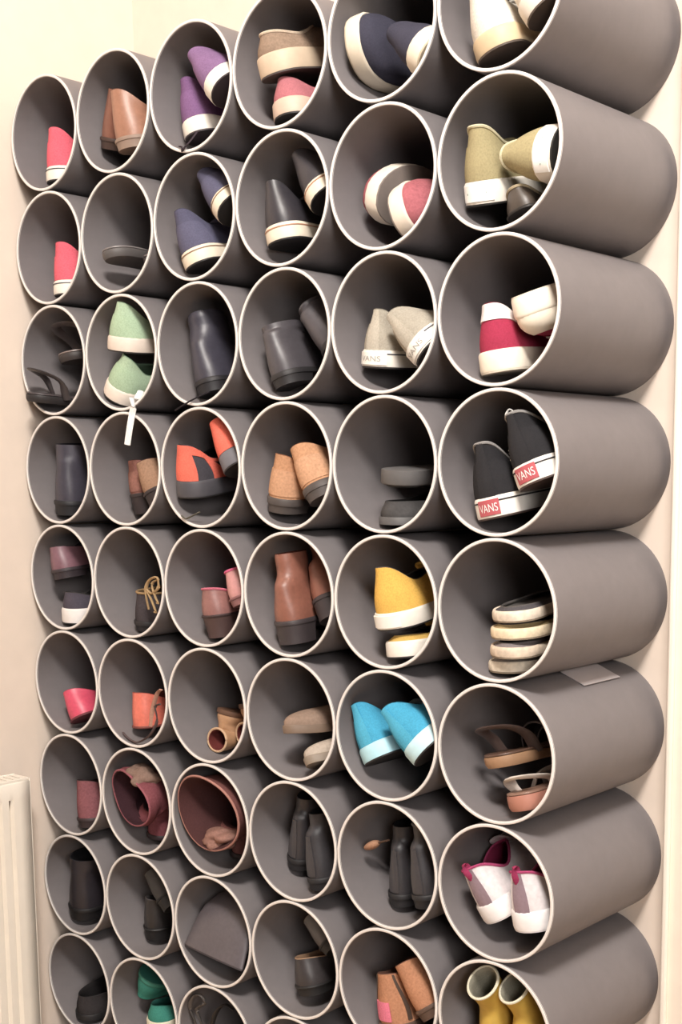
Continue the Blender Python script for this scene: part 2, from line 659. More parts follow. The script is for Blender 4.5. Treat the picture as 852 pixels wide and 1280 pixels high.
    if buckle:
        colr, mtl = buckle
        rr = [la.surf(math.pi + q, .72) + la.normal(math.pi + q, .72) * 0 + np.array([0, 0, .003]) for q in np.linspace(-1.3, 1.3, 13)]
        rr = [p + np.array([0, (p[1]) * .08, 0]) for p in rr]
        v, f = tube_mesh(rr, .0065, 8, .28)
        st = mesh_obj('strap', v, f, mat(colr, 'leather'), t)
        c = rr[3]
        sq = [c + np.array(q) for q in ((-.009, -.002, .004), (.009, -.002, .004), (.009, .012, .0035), (-.009, .012, .0035), (-.009, -.002, .004), (.009, -.002, .004))]
        v, f = tube_mesh(sq, .0015, 6)
        mesh_obj('buckle', v, f, mat(mtl, 'metal'), st)
    t['_L'] = la.L
    return t


def make_sandal(name, side=1, L=.24, sole='3a332f', bed='6b5746', th=.014, strapc='33302f', strap='slide', wh=.027, wb=.037, wt=.03, heel=.004, solek='rubber', bedk='leather', strapk='leather', sh=1.0):
    t = empty(name)
    la = Last(L=L, side=side, wh=wh, wb=wb, wt=wt, base=th, heel=0, spring=.004)
    lowz = lambda d: (lambda q: la.spring * np.clip((q - .7) / .3, 0, 1) ** 2 + d + heel * sm((.5 - q) / .3) * (d > .001))
    rr = [la.S(AA, -.002, lowz(0)), la.S(AA, .001, lowz(.0012)), la.S(AA, .0015, lowz(th * .6)), la.S(AA, .001, lowz(th - .0045)), la.S(AA, -.001, lowz(th - .004))]
    v, f = loft(rr, True, True)
    mesh_obj('outsole', v, f, mat(sole, solek), t)
    rr = [la.S(AA, -.0015, lowz(th - .0045)), la.S(AA, .0008, lowz(th - .003)), la.S(AA, .0005, lowz(th - .0008)), la.S(AA, -.002, lowz(th))]
    v, f = loft(rr, True, True)
    mesh_obj('footbed', v, f, mat(bed, bedk), t)

    def band(q, h, w, lean=0.0, nm='strap'):
        hw = float(la.half(np.array(q)))
        cy = float(la.cy(np.array(q)))
        pts = []
        for u in np.linspace(0, math.pi, 13):
            pts.append((L * q - lean * math.sin(u), cy + (hw + .0005) * math.cos(u), th - .006 + (h + .006) * math.sin(u) ** .7))
        rr = []
        for p in pts:
            p = np.array(p)
            c = p - np.array([0, cy, th * .5])
            n = np.array([0, c[1], c[2]])
            n /= np.linalg.norm(n)
            rr.append(np.array([p + (-w, 0, 0), p + n * .0028 + (-w, 0, 0), p + n * .0032, p + n * .0028 + (w, 0, 0), p + (w, 0, 0)]))
        v, f = loft(rr, True, True)
        return mesh_obj(nm, v, f, mat(strapc, strapk), t)

    if strap == 'thong':
        x0 = L * .83
        for sg in (-1, 1):
            hw = float(la.half(np.array(.5)))
            P = smooth_path([(x0, 0, th - .003), (x0 - .004, 0, th + .016), (L * .68, sg * .022, th + .036), (L * .52, sg * (hw * .85), th + .022), (L * .45, sg * hw * .95, th - .003)], 4)
            v, f = tube_mesh(P, .006, 6, .45)
            mesh_obj('strap', v, f, mat(strapc, strapk), t)
    elif strap == 'slide':
        band(.66, .042 * sh, .024)
    elif strap == 'two':
        band(.72, .036 * sh, .013)
        band(.52, .046 * sh, .013, .008)
        # ankle strap
        P = smooth_path([(L * .3, .031, th - .004), (L * .22, .033, th + .03 * sh), (L * .1, .027, th + .05 * sh), (L * .02, 0, th + .055 * sh), (L * .1, -.027, th + .05 * sh), (L * .22, -.033, th + .03 * sh), (L * .3, -.031, th - .004)], 4)
        v, f = tube_mesh(P, .0095, 8, .3)
        mesh_obj('ankle_strap', v, f, mat(strapc, strapk), t)
    elif strap == 'cross':
        for sg in (-1, 1):
            P = smooth_path([(L * .78, sg * .038, th - .003), (L * .7, sg * .028, th + .028 * sh), (L * .62, 0, th + .044 * sh), (L * .54, -sg * .026, th + .03 * sh), (L * .48, -sg * .033, th - .003)], 4)
            v, f = tube_mesh(P, .011, 8, .3)
            mesh_obj('strap', v, f, mat(strapc, strapk), t)
        P = smooth_path([(L * .28, .031, th - .004), (L * .2, .033, th + .03 * sh), (L * .02, 0, th + .045 * sh), (L * .2, -.033, th + .03 * sh), (L * .28, -.031, th - .004)], 5)
        v, f = tube_mesh(P, .009, 8, .3)
        mesh_obj('ankle_strap', v, f, mat(strapc, strapk), t)
    t['_L'] = L
    return t


# ------------------------------------------------------------------ kinds of shoe (parameter sets)
SNEAK = dict(laces='e9e4da', fh=.027)
VANS = dict(SNEAK, L=.23, cw=.0235, c0=.03, wh=.031, zh=.094, zs=.064, zf=.072, tb=.03, stripe='4a4a52')
RUN = dict(L=.232, fh=.03, zh=.09, zs=.062, zf=.076, tb=.031, wh=.031)
SHOE = dict(L=.23, zh=.068, zs=.055, zf=.07, tb=.033, heel=.012, base=.007, fox=None)
FLAT = dict(L=.225, c1=.7, cw=.033, zh=.056, zs=.036, zf=.034, tb=.026, wb=.038, base=.005, fox=None, spring=.004, toe=2.0)
MULE = dict(L=.23, c1=.55, cw=.03, zh=.022, zs=.03, zf=.056, tb=.033, base=.014, fox=None)
BOOT = dict(L=.23, c1=.43, cw=.03, zh=.08, zs=.08, zf=.082, tb=.034, base=.009, heel=.018, fox=None, wh=.03)


def K(kind_, **kw):
    d = dict(kind_)
    d.update(kw)
    return d


HANG = []
SHOES = []        # (column, row, object)
COUNT = {}
ADJ = {
    (1, 1, 0): (-0.0, 0.0, -0.0086, 0.0, -0.0, 0.0),
    (1, 2, 0): (-0.0008, -0.0001, -0.0075, 0.4, 0.7, 0.6),
    (1, 3, 0): (0.0005, -0.0045, -0.0113, -2.4, -0.4, -0.8),
    (1, 3, 1): (0.0021, 0.0154, 0.022, -1.1, 0.8, -0.9),
    (1, 4, 0): (0.0018, -0.0001, -0.0055, -1.3, 1.7, -1.4),
    (1, 5, 0): (0.0075, -0.0031, -0.0007, -5.9, 1.7, -2.2),
    (1, 5, 1): (-0.0008, 0.0014, -0.0044, 0.8, 4.6, -0.7),
    (1, 6, 0): (0.003, -0.0, 0.0018, -3.2, 1.8, -3.0),
    (1, 7, 0): (-0.0003, -0.0, -0.0079, 0.2, 0.7, 0.6),
    (1, 8, 0): (0.0129, -0.0, 0.0077, -6.9, 3.3, -3.8),
    (1, 9, 0): (0.0087, 0.0, 0.0052, -5.7, 3.2, -2.9),
    (2, 1, 0): (0.0113, 0.0208, 0.005, 7.5, 3.2, -2.3),
    (2, 1, 1): (-0.0042, -0.0035, 0.0057, -9.1, 4.2, -9.3),
    (2, 2, 0): (0.0136, 0.0242, 0.0155, -5.4, 8.7, -7.3),
    (2, 2, 1): (-0.0066, -0.0153, -0.0072, 7.3, 0.1, 13.4),
    (2, 3, 0): (0.0264, 0.0029, 0.0033, -11.9, 1.6, -4.5),
    (2, 3, 1): (0.0033, -0.0036, 0.0002, 1.4, 3.3, -0.0),
    (2, 4, 0): (0.0003, 0.0052, 0.0016, -0.3, 4.9, 0.7),
    (2, 4, 1): (-0.0105, -0.0016, 0.0036, 3.8, 4.6, -0.0),
    (2, 5, 0): (0.0042, 0.0, 0.0042, -3.8, 2.6, -1.2),
    (2, 6, 0): (0.0009, -0.0, -0.0077, -0.5, 1.0, -1.4),
    (2, 7, 0): (0.0047, -0.0, -0.0, -4.2, 0.6, -5.3),
    (2, 7, 1): (0.0424, -0.0054, -0.0024, -22.1, -9.9, 1.8),
    (2, 8, 0): (0.0061, 0.0077, 0.0062, 2.5, 3.4, -0.7),
    (2, 8, 1): (0.0097, -0.0072, -0.0012, -5.1, -0.3, -5.2),
    (2, 9, 0): (0.0057, 0.0019, -0.0025, -4.3, 4.7, -8.5),
    (2, 9, 1): (-0.0022, 0.0049, -0.0093, -1.4, 2.2, -2.8),
    (3, 1, 0): (0.005, 0.0215, 0.0078, 7.6, 4.3, 0.1),
    (3, 1, 1): (-0.0047, -0.0053, -0.0097, -7.5, 2.2, -1.0),
    (3, 2, 0): (-0.0013, 0.0006, 0.007, 11.6, 9.0, 5.7),
    (3, 2, 1): (0.0035, 0.0086, -0.0083, -6.0, -1.8, 0.6),
    (3, 3, 0): (0.0015, -0.0, -0.0054, -1.1, 1.9, -2.6),
    (3, 3, 1): (0.004, -0.0525, -0.0121, 7.5, 28.2, 9.1),
    (3, 4, 0): (0.0007, 0.0023, 0.0089, 10.0, 7.0, 1.7),
    (3, 4, 1): (-0.0041, 0.011, -0.0093, -8.7, -0.1, 2.8),
    (3, 5, 0): (-0.0016, -0.0035, -0.0034, 1.7, 3.3, -0.9),
    (3, 5, 1): (-0.002, 0.001, -0.0069, 0.5, 2.6, 2.4),
    (3, 6, 0): (-0.0021, -0.0039, 0.0074, 0.5, 12.3, -2.8),
    (3, 6, 1): (0.0103, 0.0053, -0.0022, 2.0, 4.0, 4.4),
    (3, 7, 0): (0.0017, 0.0001, -0.0005, -2.1, 0.2, -2.4),
    (3, 7, 1): (0.0201, 0.0237, -0.0398, -13.2, 7.0, -6.1),
    (3, 8, 0): (0.0048, -0.0, -0.0028, -4.2, 3.1, -0.2),
    (3, 9, 0): (0.013, -0.0, 0.0118, -6.7, 4.1, -3.6),
    (3, 9, 1): (0.0034, 0.0304, -0.0025, -3.4, -4.0, -1.5),
    (4, 1, 0): (0.007, 0.0052, 0.0059, -7.9, -0.5, -3.8),
    (4, 1, 1): (0.0011, -0.0008, 0.0067, 4.6, 7.4, -0.7),
    (4, 2, 0): (-0.0008, -0.0059, -0.0065, 5.4, 1.2, 5.5),
    (4, 2, 1): (-0.0001, 0.0079, -0.0084, -10.2, -1.4, 1.8),
    (4, 3, 0): (-0.005, -0.015, 0.0104, 12.4, 6.2, 2.9),
    (4, 3, 1): (-0.0158, 0.0225, 0.0016, -15.2, 6.0, -2.6),
    (4, 4, 0): (0.004, 0.0031, -0.0006, 0.7, 2.5, -1.8),
    (4, 4, 1): (-0.0007, -0.002, -0.0085, 0.2, 1.5, 1.2),
    (4, 5, 0): (-0.007, -0.0048, 0.0016, 7.7, 4.2, 2.0),
    (4, 5, 1): (0.0127, 0.0046, -0.0191, 3.1, -8.0, 1.6),
    (4, 6, 0): (-0.0062, 0.0017, -0.0041, -5.4, -2.3, -5.7),
    (4, 6, 1): (-0.0092, -0.0008, 0.0055, -3.9, -1.5, -2.3),
    (4, 7, 0): (0.0263, 0.0016, 0.0207, -7.0, 4.6, -4.0),
    (4, 7, 1): (-0.0034, -0.002, 0.003, 1.2, 3.8, -0.8),
    (4, 8, 0): (-0.0, -0.0, -0.0086, -0.0, -0.0, 0.0),
    (4, 8, 1): (-0.003, -0.0, -0.012, 1.6, 0.5, 4.9),
    (5, 1, 0): (0.0008, 0.0, -0.0001, -0.5, 0.8, -0.7),
    (5, 1, 1): (-0.0095, 0.0001, 0.0013, 3.7, 2.1, 1.4),
    (5, 2, 0): (0.0, -0.0, -0.0086, 0.0, -0.0, -0.0),
    (5, 2, 1): (-0.0006, -0.0, -0.0078, -0.2, -0.3, -2.1),
    (5, 3, 0): (0.008, 0.0052, 0.0039, 6.1, 2.1, 0.7),
    (5, 3, 1): (-0.0134, -0.0001, 0.0127, 3.9, 9.0, -6.6),
    (5, 4, 0): (0.0026, 0.0017, 0.0014, -3.1, 0.7, -1.3),
    (5, 4, 1): (0.0006, 0.0003, 0.001, -0.4, -2.5, 0.6),
    (5, 5, 0): (-0.0005, -0.0002, -0.0092, 0.5, 0.0, 0.4),
    (5, 5, 1): (-0.0007, 0.0024, -0.0019, -2.1, 9.0, -0.7),
    (5, 6, 0): (0.0051, 0.0014, -0.0072, -1.7, 0.3, -1.7),
    (5, 6, 1): (-0.0267, 0.0008, -0.0001, -3.9, 6.3, -3.1),
    (5, 7, 0): (0.0009, 0.0, -0.0072, -0.6, 2.0, -1.1),
    (5, 7, 1): (-0.0157, 0.0001, 0.0043, 4.0, 2.7, 3.7),
    (5, 8, 0): (-0.0102, -0.0022, -0.0103, 11.3, 0.4, 2.5),
    (5, 8, 1): (-0.019, 0.0031, -0.0014, 0.7, 5.0, 2.7),
    (6, 1, 0): (0.0077, 0.0039, 0.0051, 3.9, 3.5, 5.8),
    (6, 1, 1): (-0.0193, 0.0009, 0.0059, -8.0, 7.5, -4.0),
    (6, 2, 0): (-0.0069, 0.009, 0.0122, 4.7, 12.4, 4.4),
    (6, 2, 1): (0.0065, -0.0002, -0.0081, -2.9, -1.1, -1.4),
    (6, 2, 2): (-0.0154, -0.0003, 0.0048, 16.0, 0.4, 0.6),
    (6, 3, 0): (0.0029, 0.0012, 0.0067, 3.7, 5.0, 2.4),
    (6, 3, 1): (-0.0026, -0.0011, -0.0176, 0.7, 3.8, 2.8),
    (6, 4, 0): (-0.0021, 0.0046, 0.0015, 7.0, 5.4, 3.5),
    (6, 4, 1): (-0.0212, 0.0005, -0.0006, -2.8, 4.0, -0.3),
    (6, 5, 0): (-0.0034, 0.0137, 0.0024, -0.1, 1.9, 3.7),
    (6, 5, 1): (-0.0005, -0.0011, 0.0023, -2.2, 3.1, 0.1),
    (6, 5, 2): (-0.0063, 0.0002, 0.0033, -3.0, 3.9, 1.8),
    (6, 5, 3): (-0.0015, -0.0016, 0.0043, -2.1, 5.0, -0.1),
    (6, 6, 0): (-0.0151, -0.0013, 0.0013, 6.8, -1.9, 6.4),
    (6, 6, 1): (-0.008, -0.0001, 0.0362, 9.7, 2.8, 2.0),
    (6, 7, 0): (-0.015, 0.0162, -0.0097, 2.7, -1.8, 11.2),
    (6, 7, 1): (-0.0276, 0.0062, 0.0187, 8.0, 3.2, 2.9),
    (6, 8, 0): (0.0024, 0.0017, 0.0159, -2.7, 9.1, 0.4),
    (6, 8, 1): (0.0071, 0.0058, 0.0018, -5.3, 4.8, -4.2),
}


def put(c, r, kind, name, label, px, py, d=.02, yaw=0, pitch=0, roll=0, side=1, ref='heel', cat='shoe', group=None, at=None, **kw):
    """stand a shoe in pipe (c, r): px, py is where its heel (or toe) meets its sole, d the depth behind the mouth"""
    t = make_sandal(name, side=side, **kw) if kind == 'sandal' else make_shoe(name, side=side, **K(kind, **kw))
    Rm = Matrix.Rotation(R_(90 - yaw), 4, 'Z') @ Matrix.Rotation(R_(-pitch), 4, 'Y') @ Matrix.Rotation(R_(-roll), 4, 'X')
    Wp = Vector(pix(px, py, d)) if at is None else Vector(centre(c, r) + np.array([at[0], d, at[1]]))
    if ref == 'toe':
        Wp = Wp - (Rm @ Vector((t['_L'], 0, 0)))
    i = COUNT.get((c, r), 0)
    COUNT[(c, r)] = i + 1
    ax, ay, az, ar, ap, aw = ADJ.get((c, r, i), (0,) * 6)       # settled so that it touches but does not cut its neighbours
    t.matrix_world = Matrix.Translation(Wp + Vector((ax, ay, az))) @ Rm @ Matrix.Rotation(R_(aw), 4, 'Z') @ Matrix.Rotation(R_(-ap), 4, 'Y') @ Matrix.Rotation(R_(-ar), 4, 'X')
    del t['_L']
    tag(t, label, cat, group)
    SHOES.append((c, r, i, t))
    return t


def hang(root, pts, rad, color, name='loose_lace', flat=.6, cr=None, kind='canvas'):
    """a lace end that hangs out of the pipe, given as photo pixels with depths; a part of its shoe"""
    P = smooth_path([pix(*p) for p in pts], 8)
    if cr is None:
        cr = next((c, r) for c, r, i, t in SHOES if t is root)
    ctr = centre(*cr)
    lim = PIPE_IR - rad - .0014
    for i, p in enumerate(P):
        q = p - ctr
        if q[1] > -(rad + .0012):
            k = math.hypot(q[0], q[2])
            if k > lim:
                q[0] *= lim / k
                q[2] *= lim / k
                P[i] = ctr + q
    v, f = tube_mesh(P, rad, 14 if rad > .008 else 6, flat, rad > .008)
    mi = root.matrix_world.inverted()
    v = [mi @ Vector(q) for q in v]
    o = mesh_obj(name, v, f, mat(color, kind), root)
    HANG.append(o)
    return o



def lump(root, px, py, d, size, tilt, color, name, seed):
    """crumpled soft leather: an ellipsoid with deep irregular folds; a part of its boot"""
    rng = random.Random(seed)
    ph = [rng.uniform(0, 6.28) for _ in range(8)]
    nu, nv = 40, 22
    rings = []
    for j in range(nv + 1):
        v = math.pi * (j + .02) / (nv + .04)
        u = np.arange(nu) * 2 * math.pi / nu
        x, y, z = np.full(nu, math.cos(v)), math.sin(v) * np.cos(u), math.sin(v) * np.sin(u)
        fold = 1 - .2 * np.abs(np.sin(2.6 * x + 1.7 * z + ph[0] + .8 * np.sin(2 * y + ph[1]))) ** 3 + .1 * np.sin(5 * z + 3 * x + ph[2]) + .07 * np.sin(8 * x - 4 * y + ph[3]) - .16 * np.abs(np.sin(1.9 * z - 3.1 * x + ph[4])) ** 5
        rings.append(np.stack([x * size[0] * fold, y * size[1] * fold, z * size[2] * fold], 1))
    v, f = loft(rings, True, True)
    t = R_(tilt)
    M = np.array([[math.cos(t), 0, math.sin(t)], [0, 1, 0], [-math.sin(t), 0, math.cos(t)]])
    v = v @ M.T + pix(px, py, d)
    cr = next((c, r) for c, r, i, o in SHOES if o is root)
    q = v - centre(*cr)
    k = np.hypot(q[:, 0], q[:, 2])
    fac = np.minimum(1, (PIPE_IR - .002) / np.maximum(k, 1e-6))
    q[:, 0] *= fac
    q[:, 2] *= fac
    v = q + centre(*cr)
    mi = root.matrix_world.inverted()
    o = mesh_obj(name, [mi @ Vector(p) for p in v], f, mat(color, 'suede'), root)
    HANG.append(o)
    return o


# ------------------------------------------------------------------ contents, pipe by pipe
CREAM, WHITE = 'e0d3bc', 'e4ddd0'
TXT = {}

# ---- column 1 (against the side wall)
TXT[1, 1] = 'the topmost coral pink sneaker, by the side wall'
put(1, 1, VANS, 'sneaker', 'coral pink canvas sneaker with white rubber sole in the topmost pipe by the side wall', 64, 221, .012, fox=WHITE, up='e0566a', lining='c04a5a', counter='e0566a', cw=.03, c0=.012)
TXT[1, 2] = 'a coral pink sneaker, right below the other coral pink one'
put(1, 2, VANS, 'sneaker', 'coral pink canvas sneaker with white rubber sole, directly below the other coral pink one', 74, 364, .012, fox=WHITE, up='e0566a', lining='c04a5a', counter='e0566a', cw=.03, c0=.012)
TXT[1, 3] = 'dark strappy sandals, one sole poking out of its mouth'
put(1, 3, 'sandal', 'sandal', 'dark strappy sandal whose sole pokes out of the pipe mouth', 36, 494, -.026, yaw=12, pitch=-3, roll=-4, sole='2c2829', bed='4a4244', strap='cross', strapc='3a3436', L=.23, cat='sandal')
put(1, 3, 'sandal', 'sandal', 'dark strappy sandal lying on top of the one that pokes out', 68, 468, .0, yaw=6, pitch=3, roll=12, side=-1, sole='37302f', bed='7a6b66', strap='two', strapc='453c3d', L=.23, cat='sandal')
TXT[1, 4] = 'dark blue-grey boots, below the strappy sandals'
put(1, 4, BOOT, 'ankle_boot', 'dark blue-grey leather ankle boot standing in a pipe below the strappy sandals', 72, 640, .012, up='3e3b47', upk='leather', lining='2b2930', sole='201f22', shaft=dict(H=.035, rx=.046, ry=.031), cat='boot', roll=-3)
TXT[1, 5] = 'a dusky plum shoe piled on a white-soled dark trainer'
put(1, 5, RUN, 'trainer', 'dark grey trainer with white sole under a dusky plum shoe', 82, 779, .012, fox='ddd6d2', up='4b4550', laces='77727a', roll=4, zh=.06, zs=.05, zf=.07, cat='shoe')
put(1, 5, SHOE, 'slip_on_shoe', 'dusky plum leather slip-on shoe piled on a dark grey trainer', 70, 722, .012, roll=8, up='7c5560', upk='leather', lining='3b3036', sole='352c31', zh=.05, zs=.045, zf=.06)
TXT[1, 6] = 'a bright pinkish red ballet flat'
put(1, 6, FLAT, 'ballet_flat', 'bright pinkish red ballet flat leaning against the pipe wall', 91, 902, .012, roll=32, up='d23a5c', upk='leather', lining='9c2c46', sole='6a2a34', zh=.06)
TXT[1, 7] = 'a dim rosy brown shoe, level with the top of the radiator'
put(1, 7, SHOE, 'slip_on_shoe', 'dim rosy brown shoe in the pipe level with the radiator top', 102, 1030, .012, up='8a5258', upk='suede', lining='3c2a2c', sole='3a2c2d', roll=4, zh=.08, zs=.07)
TXT[1, 8] = 'a black boot, in the row beside the radiator ribs'
put(1, 8, BOOT, 'ankle_boot', 'black leather boot in the side-wall pipe second below the radiator top', 86, 1152, .012, up='2a262c', upk='leather', lining='1c1a1e', sole='1a181a', shaft=dict(H=.03, rx=.047, ry=.034), cat='boot', wh=.033)
TXT[1, 9] = 'a charcoal felt slipper, lowest filled one beside the radiator'
put(1, 9, MULE, 'slipper', 'charcoal felt slipper in the lowest filled pipe beside the radiator', 96, 1276, .012, up='3a3637', upk='felt', lining='2c292a', sole='242223', zh=.05, zs=.05, zf=.075)

# ---- column 2
TXT[2, 1] = 'a pair of brown leather shoes, in the top row'
put(2, 1, SHOE, 'leather_shoe', 'reddish brown leather shoe with rounded heel in the top row', 112, 188, .004, roll=-24, up='7a4a38', upk='leather', lining='3a2620', sole='3f2c25', zh=.085, cat='shoe', laces='4a3026', wh=.03)
put(2, 1, SHOE, 'leather_shoe', 'lighter tan leather shoe beside the reddish brown one in the top row', 154, 192, .004, side=-1, roll=14, up='9c6a50', upk='leather', lining='4a3026', sole='8a7262', zh=.085, laces='5a3c2e')
TXT[2, 2] = 'flat dark grey sandals'
put(2, 2, 'sandal', 'sandal', 'dark grey flat sandal at the bottom of its pipe, under its mate', 164, 342, .012, sole='3d393c', bed='6e686a', strap='slide', strapc='4a4548', cat='sandal', roll=6)
put(2, 2, 'sandal', 'sandal', 'dark grey flat sandal lying across its mate with a pale edge', 146, 318, .012, side=-1, yaw=5, roll=4, sole='55504f', bed='77706f', strap='slide', strapc='3b3739', cat='sandal')
TXT[2, 3] = 'mint green sneakers with a white lace dangling out'
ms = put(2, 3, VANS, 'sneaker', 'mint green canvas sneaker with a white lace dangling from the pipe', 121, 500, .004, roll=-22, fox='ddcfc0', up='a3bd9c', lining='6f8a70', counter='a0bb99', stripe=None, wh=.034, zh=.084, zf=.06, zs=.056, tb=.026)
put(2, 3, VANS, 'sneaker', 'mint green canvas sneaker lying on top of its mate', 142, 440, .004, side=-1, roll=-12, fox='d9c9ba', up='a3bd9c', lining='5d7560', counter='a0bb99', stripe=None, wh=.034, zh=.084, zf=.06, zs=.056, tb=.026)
hang(ms, [(176, 489, .03), (168, 505, -.004), (165, 518, -.007), (162, 535, -.008), (159, 556, -.008)], .0055, 'f4f1ea', 'loose_lace', .3)
TXT[2, 4] = 'a rosy brown suede shoe, below the mint green sneakers'
put(2, 4, SHOE, 'suede_shoe', 'rosy brown suede shoe with dark sole below the mint green sneakers', 169, 644, .035, roll=6, up='8a5a50', upk='suede', lining='4a302c', sole='33292a', heel=.03, zh=.066, counter='8f6054')
put(2, 4, SHOE, 'suede_shoe', 'tan suede shoe squeezed in beside the rosy brown one', 196, 634, .02, side=-1, roll=20, up='9a765c', upk='suede', lining='4a302c', sole='33292a', heel=.02, zh=.06)
TXT[2, 5] = 'dark boots with knotted tan laces'
bt = put(2, 5, BOOT, 'ankle_boot', 'charcoal suede boot with knotted tan laces at its top', 172, 792, .025, up='463f42', upk='suede', lining='6a5136', sole='262224', heel=.01, zh=.06, zs=.06, zf=.065, cat='boot', trim='a08054')
hang(bt, [(186, 762, .0), (182, 740, -.002), (186, 726, -.004), (196, 722, -.004), (198, 734, -.003), (190, 742, -.003), (184, 738, -.002), (190, 752, -.002), (196, 768, -.001)], .0032, 'a98a5e')
hang(bt, [(198, 724, .0), (190, 730, -.002), (194, 746, -.003), (199, 756, -.002)], .003, 'a98a5e')
TXT[2, 6] = 'a coral flat with an ankle strap'
cf = put(2, 6, FLAT, 'ballet_flat', 'coral leather flat with a dark loose strap', 170, 906, .025, roll=4, up='e06a52', upk='leather', lining='a0483a', sole='7a3c34', zh=.066, zs=.05, zf=.06, c1=.55)
hang(cf, [(188, 908, .0), (190, 890, .0), (196, 868, -.002), (201, 862, -.003)], .004, 'b0806c', 'strap', .4)
hang(cf, [(200, 880, -.002), (194, 884, -.002), (196, 902, -.001), (186, 920, .0), (168, 929, .006), (150, 927, .012)], .0028, '5a4a4a', 'strap', .5)
TXT[2, 7] = 'a maroon slouch boot with folded taupe cuff'
sb = put(2, 7, BOOT, 'slouch_boot', 'maroon suede boot with open shaft to the room and folded taupe cuff', 0, 0, .045, at=(-.02, -.087), up='7c4148', upk='suede', lining='3a1f26', sole='2c1f22', L=.17, wh=.026, wb=.034, wt=.028, heel=.004, zh=.045, zs=.045, zf=.047, tb=.028,
    shaft=dict(H=.1, bend=95, rx=.04, ry=.045, rx1=.052, ry1=.058, wob=.16, seed=3), cat='boot', trim='93505a')
lump(sb, 180, 972, .022, (.036, .03, .021), 24, '84695c', 'folded_cuff', 3)
TXT[2, 8] = 'shiny black pumps'
put(2, 8, FLAT, 'pump', 'shiny black pump standing flat in its pipe', 178, 1180, .03, roll=-6, up='2b2829', upk='leather', lining='4a4546', sole='1c1a1b', zh=.062, heel=.02, wh=.026, wb=.034, wt=.026)
put(2, 8, FLAT, 'pump', 'shiny black pump tipped against the pipe wall above its mate', 205, 1135, .03, side=-1, roll=50, up='2b2829', upk='leather', lining='5a5354', sole='1c1a1b', zh=.06, heel=.02, wh=.026, wb=.034, wt=.026)
TXT[2, 9] = 'teal shoes with pale soles'
put(2, 9, VANS, 'sneaker', 'teal canvas sneaker with cream sole standing lower in its pipe', 186, 1290, .015, roll=3, fox='d9d2b8', up='2c8273', lining='1c5a50', zh=.055, zs=.045, zf=.065, stripe=None, laces='2e8a7a')
put(2, 9, VANS, 'sneaker', 'teal canvas sneaker crumpled upside down on top of its mate', 178, 1216, .03, side=-1, roll=158, pitch=-6, yaw=4, fox='2f8878', up='2c8273', lining='1c5a50', zh=.05, zs=.045, zf=.06, fh=.012, stripe=None, sole='256e62', laces='2e8a7a')

# ---- column 3
TXT[3, 1] = 'purple sneakers with a dark lace over the rim'
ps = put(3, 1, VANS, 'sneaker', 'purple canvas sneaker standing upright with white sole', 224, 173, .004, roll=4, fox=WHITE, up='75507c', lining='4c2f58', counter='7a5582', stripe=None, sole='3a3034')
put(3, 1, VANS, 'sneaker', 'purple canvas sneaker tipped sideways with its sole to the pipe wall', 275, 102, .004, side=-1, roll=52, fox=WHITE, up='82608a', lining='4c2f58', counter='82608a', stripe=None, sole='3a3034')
hang(ps, [(246, 165, .02), (238, 176, .006), (231, 184, -.003), (226, 192, -.003), (221, 204, -.003)], .002, '3a3036')
TXT[3, 2] = 'navy blue sneakers with cream soles'
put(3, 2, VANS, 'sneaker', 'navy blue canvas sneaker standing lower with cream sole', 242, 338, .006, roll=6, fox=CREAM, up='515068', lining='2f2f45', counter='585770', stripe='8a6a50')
put(3, 2, VANS, 'sneaker', 'navy blue canvas sneaker tilted and resting above its mate', 270, 252, .006, side=-1, roll=52, fox=CREAM, up='515068', lining='2f2f45', counter='585770', stripe='8a6a50')
TXT[3, 3] = 'a black leather boot with a lace end over the rim'
bb = put(3, 3, BOOT, 'ankle_boot', 'black leather boot leaning in its pipe with a lace end over the rim', 252, 488, .02, roll=16, up='3a3844', upk='leather', lining='24232a', sole='222024', shaft=dict(H=.055, rx=.038, ry=.028, wob=.09, seed=4), cat='boot', heel=.014, zh=.07, zs=.07, zf=.072, cw=.027)
hang(bb, [(262, 490, .012), (248, 496, .002), (238, 501, -.004), (230, 506, -.004), (219, 513, -.004)], .002, '2e2a30')
TXT[3, 4] = 'coral and charcoal running shoes'
ORG = [('side_stripe', 'e8644c', 'canvas', -1.25, -.95, .0, 1.0), ('side_stripe', 'e8644c', 'canvas', .95, 1.25, .0, 1.0), ('heel_panel', 'e8644c', 'canvas', -.5, .5, .05, .98), ('collar_panel', 'e8644c', 'canvas', -1.7, -.3, .7, .98)]
rs = put(3, 4, RUN, 'running_shoe', 'coral and charcoal running shoe standing upright, lace end over the rim', 228, 630, .002, roll=-14, fox='4c4a50', up='454249', lining='2a282c', panels=ORG, laces='3a383e', foxk='rubber')
put(3, 4, RUN, 'running_shoe', 'coral and charcoal running shoe tipped against the pipe wall', 283, 578, .002, side=-1, roll=38, fox='6c6b72', up='454249', lining='2a282c', panels=ORG, laces='3a383e')
hang(rs, [(250, 640, .01), (240, 645, .002), (231, 650, -.003), (224, 658, -.003), (219, 668, -.003)], .0022, '5c584c')
TXT[3, 5] = 'pink-lined taupe pumps'
put(3, 5, FLAT, 'pump', 'taupe leather pump with pink lining on the bottom of its pipe', 265, 796, .02, roll=4, up='90605a', upk='leather', lining='c8325c', sole='3b2a2a', heel=.035, zh=.05, heel_block=dict(color='4e3835', taper=.75), trim='c9637a')
put(3, 5, FLAT, 'pump', 'rose pump with hot pink lining lying on the taupe one', 296, 752, .02, side=-1, roll=20, up='c98a88', upk='leather', lining='d83a80', sole='8a5a5a', heel=.01, zh=.05, trim='d85a86')
TXT[3, 6] = 'tan booties with dark red openings'
